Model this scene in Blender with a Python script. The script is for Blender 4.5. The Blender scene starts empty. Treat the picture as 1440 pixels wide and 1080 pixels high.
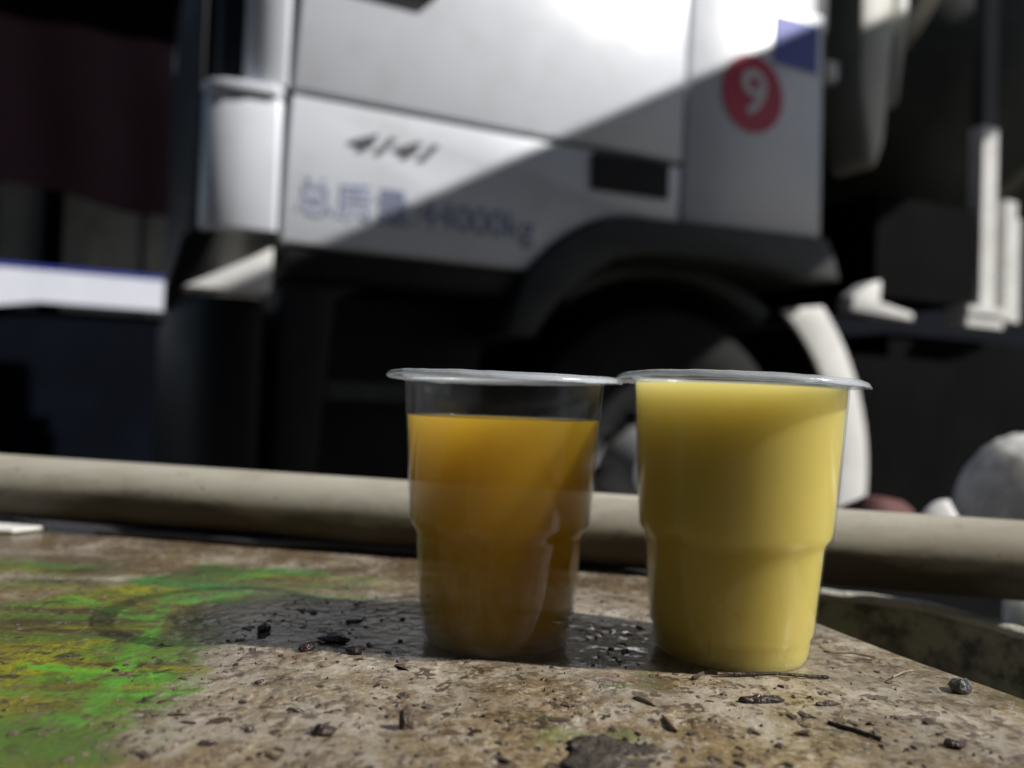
import bpy, bmesh, math, random
import numpy as np
from mathutils import Vector, Matrix, noise as mnoise

random.seed(11)
R = math.radians
scene = bpy.context.scene
COL = scene.collection

# ------------------------------------------------------------------ camera
cam_d = bpy.data.cameras.new('camera')
cam = bpy.data.objects.new('camera', cam_d)
COL.objects.link(cam)
cam_d.sensor_width = 36.0
cam_d.lens = 27.72
cam_d.clip_start = 0.01
cam_d.clip_end = 500
_roll, _pitch = R(2.0), R(1.3)
_f = Vector((0, math.cos(_pitch), math.sin(_pitch)))
_u = Vector((0, -math.sin(_pitch), math.cos(_pitch)))
_r = Vector((1, 0, 0))
_cu = _u * math.cos(_roll) - _r * math.sin(_roll)
_cr = _r * math.cos(_roll) + _u * math.sin(_roll)
cam.matrix_world = Matrix(((_cr.x, _cu.x, -_f.x, 0), (_cr.y, _cu.y, -_f.y, 0),
                           (_cr.z, _cu.z, -_f.z, 0.73), (0, 0, 0, 1)))
cam_d.dof.use_dof = True
cam_d.dof.focus_distance = 0.232
cam_d.dof.aperture_fstop = 7.0
cam_d.dof.aperture_blades = 0
scene.camera = cam

# ------------------------------------------------------------------ sun and sky
SUN_EL, SUN_AZ = R(40.0), R(10.6)       # elevation; azimuth in front of +X
L = Vector((math.cos(SUN_EL) * math.cos(SUN_AZ), -math.cos(SUN_EL) * math.sin(SUN_AZ), math.sin(SUN_EL)))
world = bpy.data.worlds.new('World')
scene.world = world
world.use_nodes = True
wn = world.node_tree
sky = wn.nodes.new('ShaderNodeTexSky')
sky.sky_type = 'NISHITA'
sky.sun_disc = False
sky.sun_elevation = SUN_EL
sky.sun_rotation = R(90) + SUN_AZ
bg = wn.nodes['Background']
wn.links.new(sky.outputs[0], bg.inputs[0])
bg.inputs[1].default_value = 0.05
sun_d = bpy.data.lights.new('sun', 'SUN')
sun_d.energy = 4.6
sun_d.angle = R(0.53)
sun_d.color = (1.0, 0.98, 0.945)
sun = bpy.data.objects.new('sun', sun_d)
sun.rotation_euler = L.to_track_quat('Z', 'Y').to_euler()
sun.location = L * 20
COL.objects.link(sun)
vs = scene.view_settings
vs.view_transform = 'Standard'
vs.look = 'None'
vs.gamma = 1.0
vs.exposure = 0.40
vs.use_curve_mapping = False
cy = scene.cycles
cy.use_denoising = True
cy.transparent_max_bounces = 24
cy.max_bounces = 16
cy.volume_bounces = 10
cy.caustics_reflective = False
cy.caustics_refractive = False

# ------------------------------------------------------------------ node helpers
class NT:
    def __init__(s, name):
        s.m = bpy.data.materials.new(name)
        s.m.use_nodes = True
        s.t = s.m.node_tree
        s.t.nodes.clear()
        s.out = s.t.nodes.new('ShaderNodeOutputMaterial')
        tc = s.t.nodes.new('ShaderNodeTexCoord')
        s.P = tc.outputs['Object']
    def put(s, sock, v):
        if v is None: return
        if isinstance(v, bpy.types.NodeSocket): s.t.links.new(v, sock)
        elif isinstance(v, (tuple, list)):
            sock.default_value = (*v, 1.0) if (sock.type == 'RGBA' and len(v) == 3) else v
        else: sock.default_value = v
    def math(s, op, a, b=None, c=None):
        n = s.t.nodes.new('ShaderNodeMath'); n.operation = op
        s.put(n.inputs[0], a); s.put(n.inputs[1], b); s.put(n.inputs[2], c)
        return n.outputs[0]
    def add(s, a, b): return s.math('ADD', a, b)
    def mul(s, a, b): return s.math('MULTIPLY', a, b)
    def sub(s, a, b): return s.math('SUBTRACT', a, b)
    def ss(s, x, lo, hi):
        n = s.t.nodes.new('ShaderNodeMapRange'); n.interpolation_type = 'SMOOTHSTEP'
        s.put(n.inputs[0], x)
        if lo < hi:
            n.inputs[1].default_value, n.inputs[2].default_value = lo, hi
        else:
            n.inputs[1].default_value, n.inputs[2].default_value = hi, lo
            n.inputs[3].default_value, n.inputs[4].default_value = 1, 0
        return n.outputs[0]
    def noise(s, scale, detail=4, rough=0.55, vec=None, dist=0.0):
        n = s.t.nodes.new('ShaderNodeTexNoise')
        s.put(n.inputs['Vector'], vec if vec is not None else s.P)
        n.inputs['Scale'].default_value = scale; n.inputs['Detail'].default_value = detail
        n.inputs['Roughness'].default_value = rough; n.inputs['Distortion'].default_value = dist
        return n.outputs[0]
    def voro(s, scale, vec=None, feature='F1', rnd=1.0):
        n = s.t.nodes.new('ShaderNodeTexVoronoi'); n.feature = feature
        s.put(n.inputs['Vector'], vec if vec is not None else s.P)
        n.inputs['Scale'].default_value = scale; n.inputs['Randomness'].default_value = rnd
        return n.outputs['Distance']
    def mapping(s, rot=(0, 0, 0), scale=(1, 1, 1), loc=(0, 0, 0), vec=None):
        n = s.t.nodes.new('ShaderNodeMapping')
        s.put(n.inputs[0], vec if vec is not None else s.P)
        n.inputs['Location'].default_value = loc
        n.inputs['Rotation'].default_value = rot; n.inputs['Scale'].default_value = scale
        return n.outputs[0]
    def xyz(s, vec=None):
        n = s.t.nodes.new('ShaderNodeSeparateXYZ'); s.put(n.inputs[0], vec if vec is not None else s.P)
        return n.outputs
    def mix(s, f, a, b, mode='MIX'):
        n = s.t.nodes.new('ShaderNodeMix'); n.data_type = 'RGBA'; n.blend_type = mode
        s.put(n.inputs[0], f); s.put(n.inputs[6], a); s.put(n.inputs[7], b)
        return n.outputs[2]
    def bump(s, h, strength=0.5, dist=0.001, normal=None):
        n = s.t.nodes.new('ShaderNodeBump')
        n.inputs['Strength'].default_value = strength; n.inputs['Distance'].default_value = dist
        s.put(n.inputs['Height'], h); s.put(n.inputs['Normal'], normal)
        return n.outputs[0]
    def bsdf(s, col, rough=0.5, metal=0.0, normal=None, **kw):
        n = s.t.nodes.new('ShaderNodeBsdfPrincipled')
        s.put(n.inputs['Base Color'], col); s.put(n.inputs['Roughness'], rough)
        s.put(n.inputs['Metallic'], metal); s.put(n.inputs['Normal'], normal)
        for k, v in kw.items(): s.put(n.inputs[k.replace('_', ' ')], v)
        s.t.links.new(n.outputs[0], s.out.inputs[0])
        return n

def simple(name, col, rough=0.5, metal=0.0, var=0.25, scale=6.0, bump=0.0, bscale=60.0, dirt=None, dirt_amt=0.5, **kw):
    t = NT(name)
    n = t.noise(scale, 5)
    dark = tuple(c * (1 - var) for c in col)
    c = t.mix(t.ss(n, 0.35, 0.65), dark, col)
    if dirt:
        d = t.ss(t.noise(scale * 2.3, 6, 0.65), 0.48, 0.75)
        c = t.mix(t.mul(d, dirt_amt), c, dirt)
    r = t.add(t.mul(t.noise(scale * 4, 3), 0.2), rough - 0.1)
    nm = t.bump(t.noise(bscale, 5), bump, 0.01) if bump else None
    t.bsdf(c, r, metal, nm, **kw)
    return t.m

# ------------------------------------------------------------------ object helpers
def link(name, me, mat=None, parent=None):
    o = bpy.data.objects.new(name, me)
    COL.objects.link(o)
    if mat and me is not None and not me.materials: me.materials.append(mat)
    if parent: o.parent = parent
    return o
def obj(name, bm, mat, parent=None, smooth=False):
    me = bpy.data.meshes.new(name)
    bmesh.ops.recalc_face_normals(bm, faces=bm.faces[:])
    bm.to_mesh(me); bm.free()
    if smooth:
        for p in me.polygons: p.use_smooth = True
        if smooth != 'all':
            me.set_sharp_from_angle(angle=R(40))
    return link(name, me, mat, parent)
def tag(o, label=None, cat=None, group=None, kind=None):
    if label: o['label'] = label
    if cat: o['category'] = cat
    if group: o['group'] = group
    if kind: o['kind'] = kind
    return o
def empty(name, loc=(0, 0, 0), rz=0.0):
    o = bpy.data.objects.new(name, None)
    o.empty_display_size = 0.05
    o.location = loc; o.rotation_euler = (0, 0, rz)
    COL.objects.link(o)
    return o
def bm_bevel(bm, w, seg=2, ang=30):
    es = [e for e in bm.edges if len(e.link_faces) == 2 and e.calc_face_angle(0) > R(ang)]
    if es and w > 0:
        bmesh.ops.bevel(bm, geom=es, offset=w, segments=seg, affect='EDGES', profile=0.5, clamp_overlap=True)
def add_box(bm, a, b, M=None):
    vs_ = [bm.verts.new((x, y, z)) for x in (a[0], b[0]) for y in (a[1], b[1]) for z in (a[2], b[2])]
    if M:
        for v in vs_: v.co = M @ v.co
    for f in ((0, 1, 3, 2), (4, 6, 7, 5), (0, 4, 5, 1), (2, 3, 7, 6), (0, 2, 6, 4), (1, 5, 7, 3)):
        bm.faces.new([vs_[i] for i in f])
    return vs_
def box(a, b, bev=0.0, seg=2):
    bm = bmesh.new(); add_box(bm, a, b); bm_bevel(bm, bev, seg); return bm
def prism_xz(poly, y0, y1, bev=0.0, seg=2):
    bm = bmesh.new()
    f = bm.faces.new([bm.verts.new((x, y0, z)) for x, z in poly])
    r = bmesh.ops.extrude_face_region(bm, geom=[f])
    for v in r['geom']:
        if isinstance(v, bmesh.types.BMVert): v.co.y = y1
    bmesh.ops.recalc_face_normals(bm, faces=bm.faces[:])
    bm_bevel(bm, bev, seg); return bm
def prism_xy(poly, z0, z1, bev=0.0, seg=2):
    bm = bmesh.new()
    f = bm.faces.new([bm.verts.new((x, y, z0)) for x, y in poly])
    r = bmesh.ops.extrude_face_region(bm, geom=[f])
    for v in r['geom']:
        if isinstance(v, bmesh.types.BMVert): v.co.z = z1
    bmesh.ops.recalc_face_normals(bm, faces=bm.faces[:])
    bm_bevel(bm, bev, seg); return bm
def lathe(prof, n=64, axis='Z', close=False, ripple=None, bm=None, M=None):
    bm = bm or bmesh.new(); rings = []
    for r, z in prof:
        if r < 1e-6: rings.append([bm.verts.new((0, 0, z))])
        else:
            rg = []
            for k in range(n):
                a = 2 * math.pi * k / n
                rr = r * (1 + (ripple(a, z) if ripple else 0))
                rg.append(bm.verts.new((rr * math.cos(a), rr * math.sin(a), z)))
            rings.append(rg)
    pairs = list(zip(rings, rings[1:])) + ([(rings[-1], rings[0])] if close else [])
    for A, B in pairs:
        for k in range(n):
            k2 = (k + 1) % n
            if len(A) == 1 and len(B) == 1: continue
            if len(A) == 1: bm.faces.new((A[0], B[k], B[k2]))
            elif len(B) == 1: bm.faces.new((A[k], B[0], A[k2]))
            else: bm.faces.new((A[k], B[k], B[k2], A[k2]))
    if axis == 'Y':
        for v in bm.verts: v.co = Vector((v.co.x, v.co.z, -v.co.y))
    elif axis == 'X':
        for v in bm.verts: v.co = Vector((v.co.z, v.co.y, -v.co.x))
    if M:
        for v in bm.verts: v.co = M @ v.co
    return bm
def tube(pts, r, n=12, bm=None, caps=True):
    bm = bm or bmesh.new(); pts = [Vector(p) for p in pts]; prev = None; rings = []
    for i, p in enumerate(pts):
        d = (pts[min(i + 1, len(pts) - 1)] - pts[max(i - 1, 0)]).normalized()
        ref = Vector((0, 0, 1)) if abs(d.z) < 0.9 else Vector((1, 0, 0))
        a = d.cross(ref).normalized(); b = d.cross(a)
        rr = r[i] if isinstance(r, (list, tuple)) else r
        rings.append([bm.verts.new(p + a * rr * math.cos(2 * math.pi * k / n) + b * rr * math.sin(2 * math.pi * k / n)) for k in range(n)])
    for A, B in zip(rings, rings[1:]):
        for k in range(n):
            bm.faces.new((A[k], A[(k + 1) % n], B[(k + 1) % n], B[k]))
    if caps:
        bm.faces.new(rings[0][::-1]); bm.faces.new(rings[-1])
    return bm
def blob(size, seed, rough=0.35, sub=2, freq=1.3):
    bm = bmesh.new(); bmesh.ops.create_icosphere(bm, subdivisions=sub, radius=1)
    off = Vector((seed * 3.7, seed * 1.9, seed * 5.3))
    for v in bm.verts:
        k = 1 + rough * mnoise.noise(v.co * freq + off) * 1.6 + rough * 0.5 * mnoise.noise(v.co * freq * 2.7 + off)
        v.co = Vector((v.co.x * size[0], v.co.y * size[1], v.co.z * size[2])) * k
    return bm
def text_mesh(s, size, depth, shear=0.0, bold=0.0, name='lettering'):
    cu = bpy.data.curves.new('tmp_text', 'FONT')
    cu.body = s; cu.size = size; cu.extrude = depth; cu.shear = shear; cu.offset = bold
    o = bpy.data.objects.new('tmp_text', cu); COL.objects.link(o)
    dg = bpy.context.evaluated_depsgraph_get()
    me = bpy.data.meshes.new_from_object(o.evaluated_get(dg))
    me.name = name
    bpy.data.objects.remove(o); bpy.data.curves.remove(cu)
    return me
def fit_text(me, x0, x1, z0, z1, y):
    xs = [v.co.x for v in me.vertices]; ys = [v.co.y for v in me.vertices]; zs = [v.co.z for v in me.vertices]
    ax, bx, ay, by = min(xs), max(xs), min(ys), max(ys)
    for v in me.vertices:
        v.co = Vector((x0 + (v.co.x - ax) / (bx - ax) * (x1 - x0), y - v.co.z, z0 + (v.co.y - ay) / (by - ay) * (z1 - z0)))
    return me

# ------------------------------------------------------------------ materials
M = {}
M['truck_white'] = simple('truck_white_paint', (0.70, 0.722, 0.772), 0.32, var=0.06, scale=3, dirt=(0.50, 0.46, 0.40), dirt_amt=0.3, Coat_Weight=0.2, Coat_Roughness=0.25)
M['black_plastic'] = simple('black_plastic', (0.009, 0.009, 0.010), 0.55, var=0.3, scale=5, dirt=(0.025, 0.022, 0.02), dirt_amt=0.3, Specular_IOR_Level=0.25)
M['black_matte'] = simple('matte_black_paint', (0.006, 0.006, 0.006), 0.8, var=0.3, scale=5, Specular_IOR_Level=0.02)
M['fender_grey'] = simple('grey_fender_plastic', (0.032, 0.034, 0.032), 0.55, var=0.2, scale=5, dirt=(0.06, 0.055, 0.045), dirt_amt=0.3, Specular_IOR_Level=0.3)
M['dark_steel'] = simple('dark_steel', (0.010, 0.010, 0.009), 0.65, 0.0, var=0.4, scale=5, dirt=(0.025, 0.014, 0.010), dirt_amt=0.4, Specular_IOR_Level=0.05)
M['rubber'] = simple('tyre_rubber', (0.010, 0.010, 0.010), 0.8, var=0.3, scale=8, dirt=(0.03, 0.026, 0.022), dirt_amt=0.4, Specular_IOR_Level=0.2)
M['white_steel'] = simple('white_painted_steel', (0.72, 0.71, 0.68), 0.4, var=0.1, scale=8, dirt=(0.35, 0.28, 0.2), dirt_amt=0.35)
M['rim_steel'] = simple('dirty_wheel_rim', (0.20, 0.20, 0.20), 0.5, var=0.2, scale=8, dirt=(0.12, 0.1, 0.08), dirt_amt=0.5)
M['glass_dark'] = simple('dark_cab_glass', (0.012, 0.016, 0.022), 0.06, var=0.1)
M['blue_grey_ink'] = simple('pale_blue_lettering', (0.30, 0.325, 0.46), 0.5, var=0.15)
M['dark_badge'] = simple('dark_grey_badge', (0.09, 0.09, 0.10), 0.4, var=0.1)
M['red'] = simple('red_sticker', (0.62, 0.03, 0.09), 0.45, var=0.1)
M['blue'] = simple('blue_sticker', (0.10, 0.13, 0.52), 0.45, var=0.1)
M['white_ink'] = simple('white_print', (0.8, 0.8, 0.8), 0.5, var=0.03)
M['drum'] = simple('mixer_drum_paint', (0.045, 0.05, 0.042), 0.5, var=0.3, scale=2, dirt=(0.13, 0.12, 0.10), dirt_amt=0.6)
M['drum_stripe'] = simple('mixer_drum_stripe', (0.30, 0.27, 0.19), 0.55, var=0.3, scale=4, dirt=(0.12, 0.1, 0.08), dirt_amt=0.5)
M['cream'] = simple('cream_painted_steel', (0.55, 0.54, 0.47), 0.5, var=0.15, scale=4, dirt=(0.2, 0.18, 0.14), dirt_amt=0.4)
M['ground'] = simple('stained_concrete', (0.10, 0.094, 0.088), 0.85, var=0.4, scale=0.8, dirt=(0.05, 0.045, 0.04), dirt_amt=0.6, bump=0.3)
M['maroon'] = simple('maroon_tarpaulin', (0.009, 0.0025, 0.0055), 0.8, var=0.2, scale=1.5, Specular_IOR_Level=0.1)
M['shed_wall'] = simple('grey_shed_wall', (0.62, 0.62, 0.56), 0.85, var=0.25, scale=1.2, dirt=(0.05, 0.05, 0.045), dirt_amt=0.5)
M['shed_roof'] = simple('shed_roof_sheet', (0.10, 0.10, 0.10), 0.7, var=0.2)
M['navy'] = simple('dark_navy_paint', (0.004, 0.0055, 0.010), 0.7, var=0.3, scale=2, Specular_IOR_Level=0.04)
M['rail_white'] = simple('white_rail_paint', (0.78, 0.80, 0.88), 0.4, var=0.06, scale=3)
M['rail_blue'] = simple('blue_rail_paint', (0.05, 0.07, 0.42), 0.45, var=0.1)
M['shade_caster'] = simple('shade_caster_sheet', (0.12, 0.12, 0.12), 0.7, var=0.2)

def mat_pipe():
    t = NT('dirty_shaded_pvc_pipe')
    v = t.mapping(scale=(0.25, 1, 1))
    d = t.ss(t.noise(70, 6, 0.65, v), 0.45, 0.72)
    d2 = t.ss(t.noise(22, 5, 0.6, v), 0.45, 0.7)
    c = t.mix(t.mul(d, 0.55), (0.40, 0.37, 0.30), (0.22, 0.185, 0.13))
    c = t.mix(t.mul(d2, 0.5), c, (0.22, 0.18, 0.12))
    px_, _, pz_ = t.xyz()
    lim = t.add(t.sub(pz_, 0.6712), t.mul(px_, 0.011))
    g = t.ss(t.add(lim, t.mul(t.sub(t.noise(35, 6, 0.65, v), 0.5), 0.034)), 0.005, -0.006)  # lower half darkened: grime plus the underside's shade put into the colour
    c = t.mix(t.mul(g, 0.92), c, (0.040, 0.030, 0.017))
    c = t.mix(t.ss(t.noise(300, 3), 0.68, 0.74), c, (0.06, 0.045, 0.03))
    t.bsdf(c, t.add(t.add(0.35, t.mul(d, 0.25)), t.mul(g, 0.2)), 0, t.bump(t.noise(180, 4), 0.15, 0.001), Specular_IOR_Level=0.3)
    return t.m
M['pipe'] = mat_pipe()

def seg_dist(t, x, y, a, b):
    ax, ay = a; bx, by = b; dx, dy = bx - ax, by - ay; l2 = dx * dx + dy * dy
    px, py = t.sub(x, ax), t.sub(y, ay)
    h = t.math('MINIMUM', t.math('MAXIMUM', t.mul(t.add(t.mul(px, dx), t.mul(py, dy)), 1 / l2), 0.0), 1.0)
    ex, ey = t.sub(px, t.mul(h, dx)), t.sub(py, t.mul(h, dy))
    return t.math('SQRT', t.add(t.mul(ex, ex), t.mul(ey, ey)))

def mat_table():
    t = NT('stained_wet_tabletop')
    x, y, z = t.xyz()
    nA = t.noise(14, 6, 0.6)
    nB = t.noise(55, 6, 0.65)
    nC = t.noise(210, 5, 0.6)
    nD = t.noise(620, 3, 0.6)
    nS = t.noise(40, 6, 0.65, t.mapping(rot=(0, 0, 0.35), scale=(0.35, 1.1, 1)))
    pale, ochre, brown, dark = (0.38, 0.34, 0.275), (0.24, 0.175, 0.085), (0.125, 0.080, 0.045), (0.030, 0.020, 0.013)
    c = t.mix(t.ss(nA, 0.40, 0.62), pale, ochre)
    mudf = t.ss(t.add(t.mul(nB, 0.7), t.mul(nA, 0.35)), 0.52, 0.66)
    c = t.mix(t.mul(mudf, 0.8), c, brown)
    # far half is browner with pale streaks
    far = t.ss(y, 0.29, 0.36)
    c = t.mix(t.mul(far, t.ss(nS, 0.62, 0.45)), c, (0.125, 0.085, 0.055))
    c = t.mix(t.mul(t.mul(far, t.ss(nS, 0.56, 0.62)), 0.7), c, (0.38, 0.33, 0.27))
    # fine mottling; dirt sits in the pits and on the lumps of the relief
    def attr(nm_):
        n_ = t.t.nodes.new('ShaderNodeAttribute'); n_.attribute_name = nm_; return n_.outputs['Fac']
    pit, lump = attr('relief'), attr('lump')
    nE = t.noise(1500, 3, 0.7)
    nM = t.noise(110, 6, 0.7, t.mapping(loc=(2, 7, 0)), 0.3)
    nO = t.noise(22, 6, 0.7, t.mapping(loc=(9, 4, 0)), 0.4)
    c = t.mix(t.mul(t.ss(nO, 0.46, 0.60), 0.75), c, t.mix(nM, (0.17, 0.115, 0.045), (0.30, 0.22, 0.10)))
    nW = t.noise(26, 5, 0.6, t.mapping(loc=(1.3, 6.1, 0)), 0.5)
    worn = t.ss(t.add(nW, t.mul(t.sub(nC, 0.5), 0.15)), 0.52, 0.58)
    c = t.mix(t.mul(worn, 0.75), c, (0.42, 0.365, 0.285))
    c = t.mix(t.mul(t.mul(t.ss(nM, 0.50, 0.58), 0.65), t.sub(1, t.mul(worn, 0.6))), c, (0.15, 0.10, 0.055))
    c = t.mix(t.mul(t.ss(nM, 0.46, 0.38), 0.6), c, (0.46, 0.42, 0.35))
    c = t.mix(t.mul(t.ss(nC, 0.52, 0.60), 0.7), c, (0.10, 0.068, 0.038))
    c = t.mix(t.mul(t.ss(nE, 0.42, 0.62), 0.35), c, (0.12, 0.085, 0.05))
    c = t.mix(t.mul(t.ss(nD, 0.45, 0.36), 0.5), c, (0.44, 0.40, 0.33))
    c = t.mix(t.ss(t.add(t.mul(nD, 0.6), t.mul(nC, 0.4)), 0.585, 0.64), c, dark)
    c = t.mix(t.mul(t.ss(t.add(pit, t.mul(t.sub(nD, 0.5), 0.6)), 0.15, 0.55), 0.85), c, (0.055, 0.036, 0.024))
    c = t.mix(t.mul(t.ss(lump, 0.25, 0.6), 0.7), c, t.mix(nC, (0.05, 0.032, 0.022), (0.16, 0.11, 0.065)))
    # green painted print, worn through
    edge = t.add(t.add(t.add(x, 0.083), t.mul(t.sub(y, 0.175), 0.10)), t.mul(t.sub(nB, 0.5), 0.05))
    lim = t.sub(t.sub(y, 0.360), t.mul(t.math('MINIMUM', t.add(x, 0.135), 0.0), 1.5))
    g_in = t.mul(t.ss(t.add(edge, t.mul(t.sub(nM, 0.5), 0.02)), 0.006, -0.006), t.ss(t.add(lim, t.mul(t.sub(nB, 0.5), 0.07)), 0.010, -0.010))
    up = t.mul(t.mul(t.ss(x, -0.035, -0.07), t.ss(y, 0.295, 0.32)), t.ss(y, 0.375, 0.35))
    g_in = t.math('MAXIMUM', g_in, t.mul(up, t.ss(nS, 0.40, 0.58)))
    vs1 = t.mapping(rot=(0, 0, -0.55), scale=(0.30, 1.5, 1))
    gs = t.noise(26, 5, 0.6, vs1, 0.4)
    gs2 = t.noise(34, 5, 0.65, t.mapping(rot=(0, 0, 0.25), scale=(0.25, 1.2, 1), loc=(3, 1, 0)))
    green = t.mix(t.ss(gs2, 0.45, 0.58), (0.085, 0.225, 0.016), (0.25, 0.24, 0.012))
    green = t.mix(t.ss(y, 0.26, 0.33), green, t.mix(t.ss(gs2, 0.46, 0.6), (0.05, 0.20, 0.040), (0.26, 0.26, 0.016)))
    dk = t.mix(nB, (0.022, 0.030, 0.007), (0.06, 0.045, 0.018))
    gc = t.mix(t.ss(gs, 0.36, 0.50), dk, green)
    gc = t.mix(t.mul(t.ss(t.add(y, t.mul(t.sub(nB, 0.5), 0.05)), 0.205, 0.175), 0.3), gc, dk)
    gc = t.mix(t.mul(t.ss(t.add(t.mul(nC, .5), t.mul(gs2, .5)), 0.52, 0.6), 0.8), gc, dk)
    gc = t.mix(t.mul(t.ss(nE, 0.47, 0.62), 0.45), gc, dk)
    gc = t.mix(t.mul(t.ss(nM, 0.52, 0.60), 0.5), gc, dk)
    gc = t.mix(t.mul(t.ss(pit, 0.1, 0.5), 0.8), gc, (0.012, 0.012, 0.005))
    # the plant stem and leaf bars of the print
    wob = t.mul(t.sub(nB, 0.5), 0.006)
    for a, b, w in (((-0.0985, 0.19), (-0.1165, 0.262), 0.0042), ((-0.1165, 0.262), (-0.131, 0.31), 0.003),
                    ((-0.14, 0.2055), (-0.085, 0.2075), 0.0024), ((-0.10, 0.190), (-0.092, 0.196), 0.003),
                    ((-0.10, 0.188), (-0.113, 0.193), 0.003), ((-0.135, 0.226), (-0.095, 0.222), 0.003),
                    ((-0.122, 0.275), (-0.165, 0.300), 0.005), ((-0.127, 0.292), (-0.103, 0.318), 0.005)):
        dd = t.add(seg_dist(t, x, y, a, b), wob)
        gc = t.mix(t.mul(t.mul(t.ss(dd, w * 1.15, w * 0.35), t.ss(nC, 0.60, 0.46)), 0.8), gc, (0.09, 0.32, 0.025))
    for k in range(3):
        a0 = (-0.0925 + 0.0055 * k, 0.2025); b0 = (a0[0] + 0.003, a0[1] + 0.006)
        gc = t.mix(t.ss(seg_dist(t, x, y, a0, b0), 0.0008, 0.0004), gc, (0.008, 0.012, 0.004))
    c = t.mix(t.mul(g_in, t.ss(nC, 0.70, 0.56)), c, gc)
    # stray green flecks
    c = t.mix(t.mul(t.mul(t.ss(nA, 0.5, 0.62), t.ss(nB, 0.55, 0.62)), 0.35), c, (0.10, 0.17, 0.03))
    # puddle round the cup feet: water-darkened, smooth
    ux = t.mul(t.add(x, 0.025), 1 / 0.088); uy = t.mul(t.sub(t.sub(y, 0.273), t.mul(x, -0.12)), 1 / 0.0325)
    dist = t.add(t.math('SQRT', t.add(t.mul(ux, ux), t.mul(uy, uy))), t.mul(t.sub(nB, 0.5), 0.55))
    wet = t.ss(dist, 1.06, 0.92)
    damp = t.ss(t.noise(30, 5, 0.6, t.mapping(loc=(5, 2, 0))), 0.40, 0.54)
    c = t.mix(t.mul(wet, 0.72), c, (0.014, 0.013, 0.012))
    c = t.mix(t.mul(damp, 0.35), c, (0.10, 0.070, 0.038))
    rough = t.add(t.add(0.20, t.mul(nC, 0.26)), t.mul(damp, -0.14))
    rough = t.add(t.mul(rough, t.sub(1, wet)), t.mul(wet, t.add(0.03, t.mul(nB, 0.10))))
    h = t.add(t.add(t.mul(nC, 0.4), t.mul(nD, 0.4)), t.mul(nE, 0.25))
    nm = t.bump(h, 0.55, 0.0011)
    nmw = t.bump(t.add(t.mul(nB, 0.4), t.add(t.mul(nC, 0.35), t.mul(nD, 0.2))), 0.45, 0.0012)
    mixn = t.t.nodes.new('ShaderNodeMix'); mixn.data_type = 'VECTOR'
    t.put(mixn.inputs[0], wet); t.put(mixn.inputs[4], nm); t.put(mixn.inputs[5], nmw)
    t.bsdf(c, rough, 0, mixn.outputs[1], Coat_Weight=t.mul(damp, 0.3), Coat_Roughness=0.15, Specular_IOR_Level=0.6)
    return t.m
M['table'] = mat_table()
M['table_leg'] = simple('grey_leg_steel', (0.15, 0.15, 0.15), 0.5, var=0.3, scale=20)

def mat_rim():
    t = NT('weathered_rim_board')
    d = t.ss(t.noise(60, 6, 0.7), 0.42, 0.62)
    c = t.mix(d, (0.28, 0.28, 0.19), (0.07, 0.065, 0.045))
    c = t.mix(t.ss(t.noise(25, 4), 0.5, 0.62), c, (0.05, 0.065, 0.035))
    t.bsdf(c, 0.6, 0, t.bump(t.noise(150, 5), 0.4, 0.002))
    return t.m
M['rim'] = mat_rim()
M['worn_edge'] = simple('worn_pale_edge', (0.52, 0.50, 0.41), 0.6, var=0.3, scale=40, dirt=(0.22, 0.19, 0.14), dirt_amt=0.4, bump=0.4, bscale=250)

def mat_cup():
    t = NT('clear_thin_plastic')
    tr = t.t.nodes.new('ShaderNodeBsdfTransparent'); tr.inputs[0].default_value = (0.945, 0.955, 0.97, 1)
    gl = t.t.nodes.new('ShaderNodeBsdfGlossy'); gl.inputs['Roughness'].default_value = 0.09
    lw = t.t.nodes.new('ShaderNodeLayerWeight'); lw.inputs[0].default_value = 0.5
    fr = t.add(0.022, t.mul(t.math('POWER', lw.outputs['Facing'], 4.0), 0.28))
    di = t.t.nodes.new('ShaderNodeBsdfTranslucent'); di.inputs[0].default_value = (0.8, 0.83, 0.87, 1)
    m1 = t.t.nodes.new('ShaderNodeMixShader'); m1.inputs[0].default_value = 0.016
    m2 = t.t.nodes.new('ShaderNodeMixShader')
    nm = t.bump(t.noise(120, 3), 0.06, 0.001)
    t.put(gl.inputs['Normal'], nm)
    t.t.links.new(tr.outputs[0], m1.inputs[1]); t.t.links.new(di.outputs[0], m1.inputs[2])
    t.put(m2.inputs[0], fr); t.t.links.new(m1.outputs[0], m2.inputs[1]); t.t.links.new(gl.outputs[0], m2.inputs[2])
    t.t.links.new(m2.outputs[0], t.out.inputs[0])
    return t.m
M['cup'] = mat_cup()
def mat_cup_rim():
    t = NT('frosted_cup_rim')
    tr = t.t.nodes.new('ShaderNodeBsdfTransparent'); tr.inputs[0].default_value = (0.9, 0.92, 0.94, 1)
    p = t.t.nodes.new('ShaderNodeBsdfPrincipled')
    p.inputs['Base Color'].default_value = (0.72, 0.75, 0.78, 1); p.inputs['Roughness'].default_value = 0.18
    t.put(p.inputs['Normal'], t.bump(t.noise(260, 3), 0.25, 0.001))
    m = t.t.nodes.new('ShaderNodeMixShader'); m.inputs[0].default_value = 0.33
    t.t.links.new(tr.outputs[0], m.inputs[1]); t.t.links.new(p.outputs[0], m.inputs[2])
    t.t.links.new(m.outputs[0], t.out.inputs[0])
    return t.m
M['cup_rim'] = mat_cup_rim()
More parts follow.
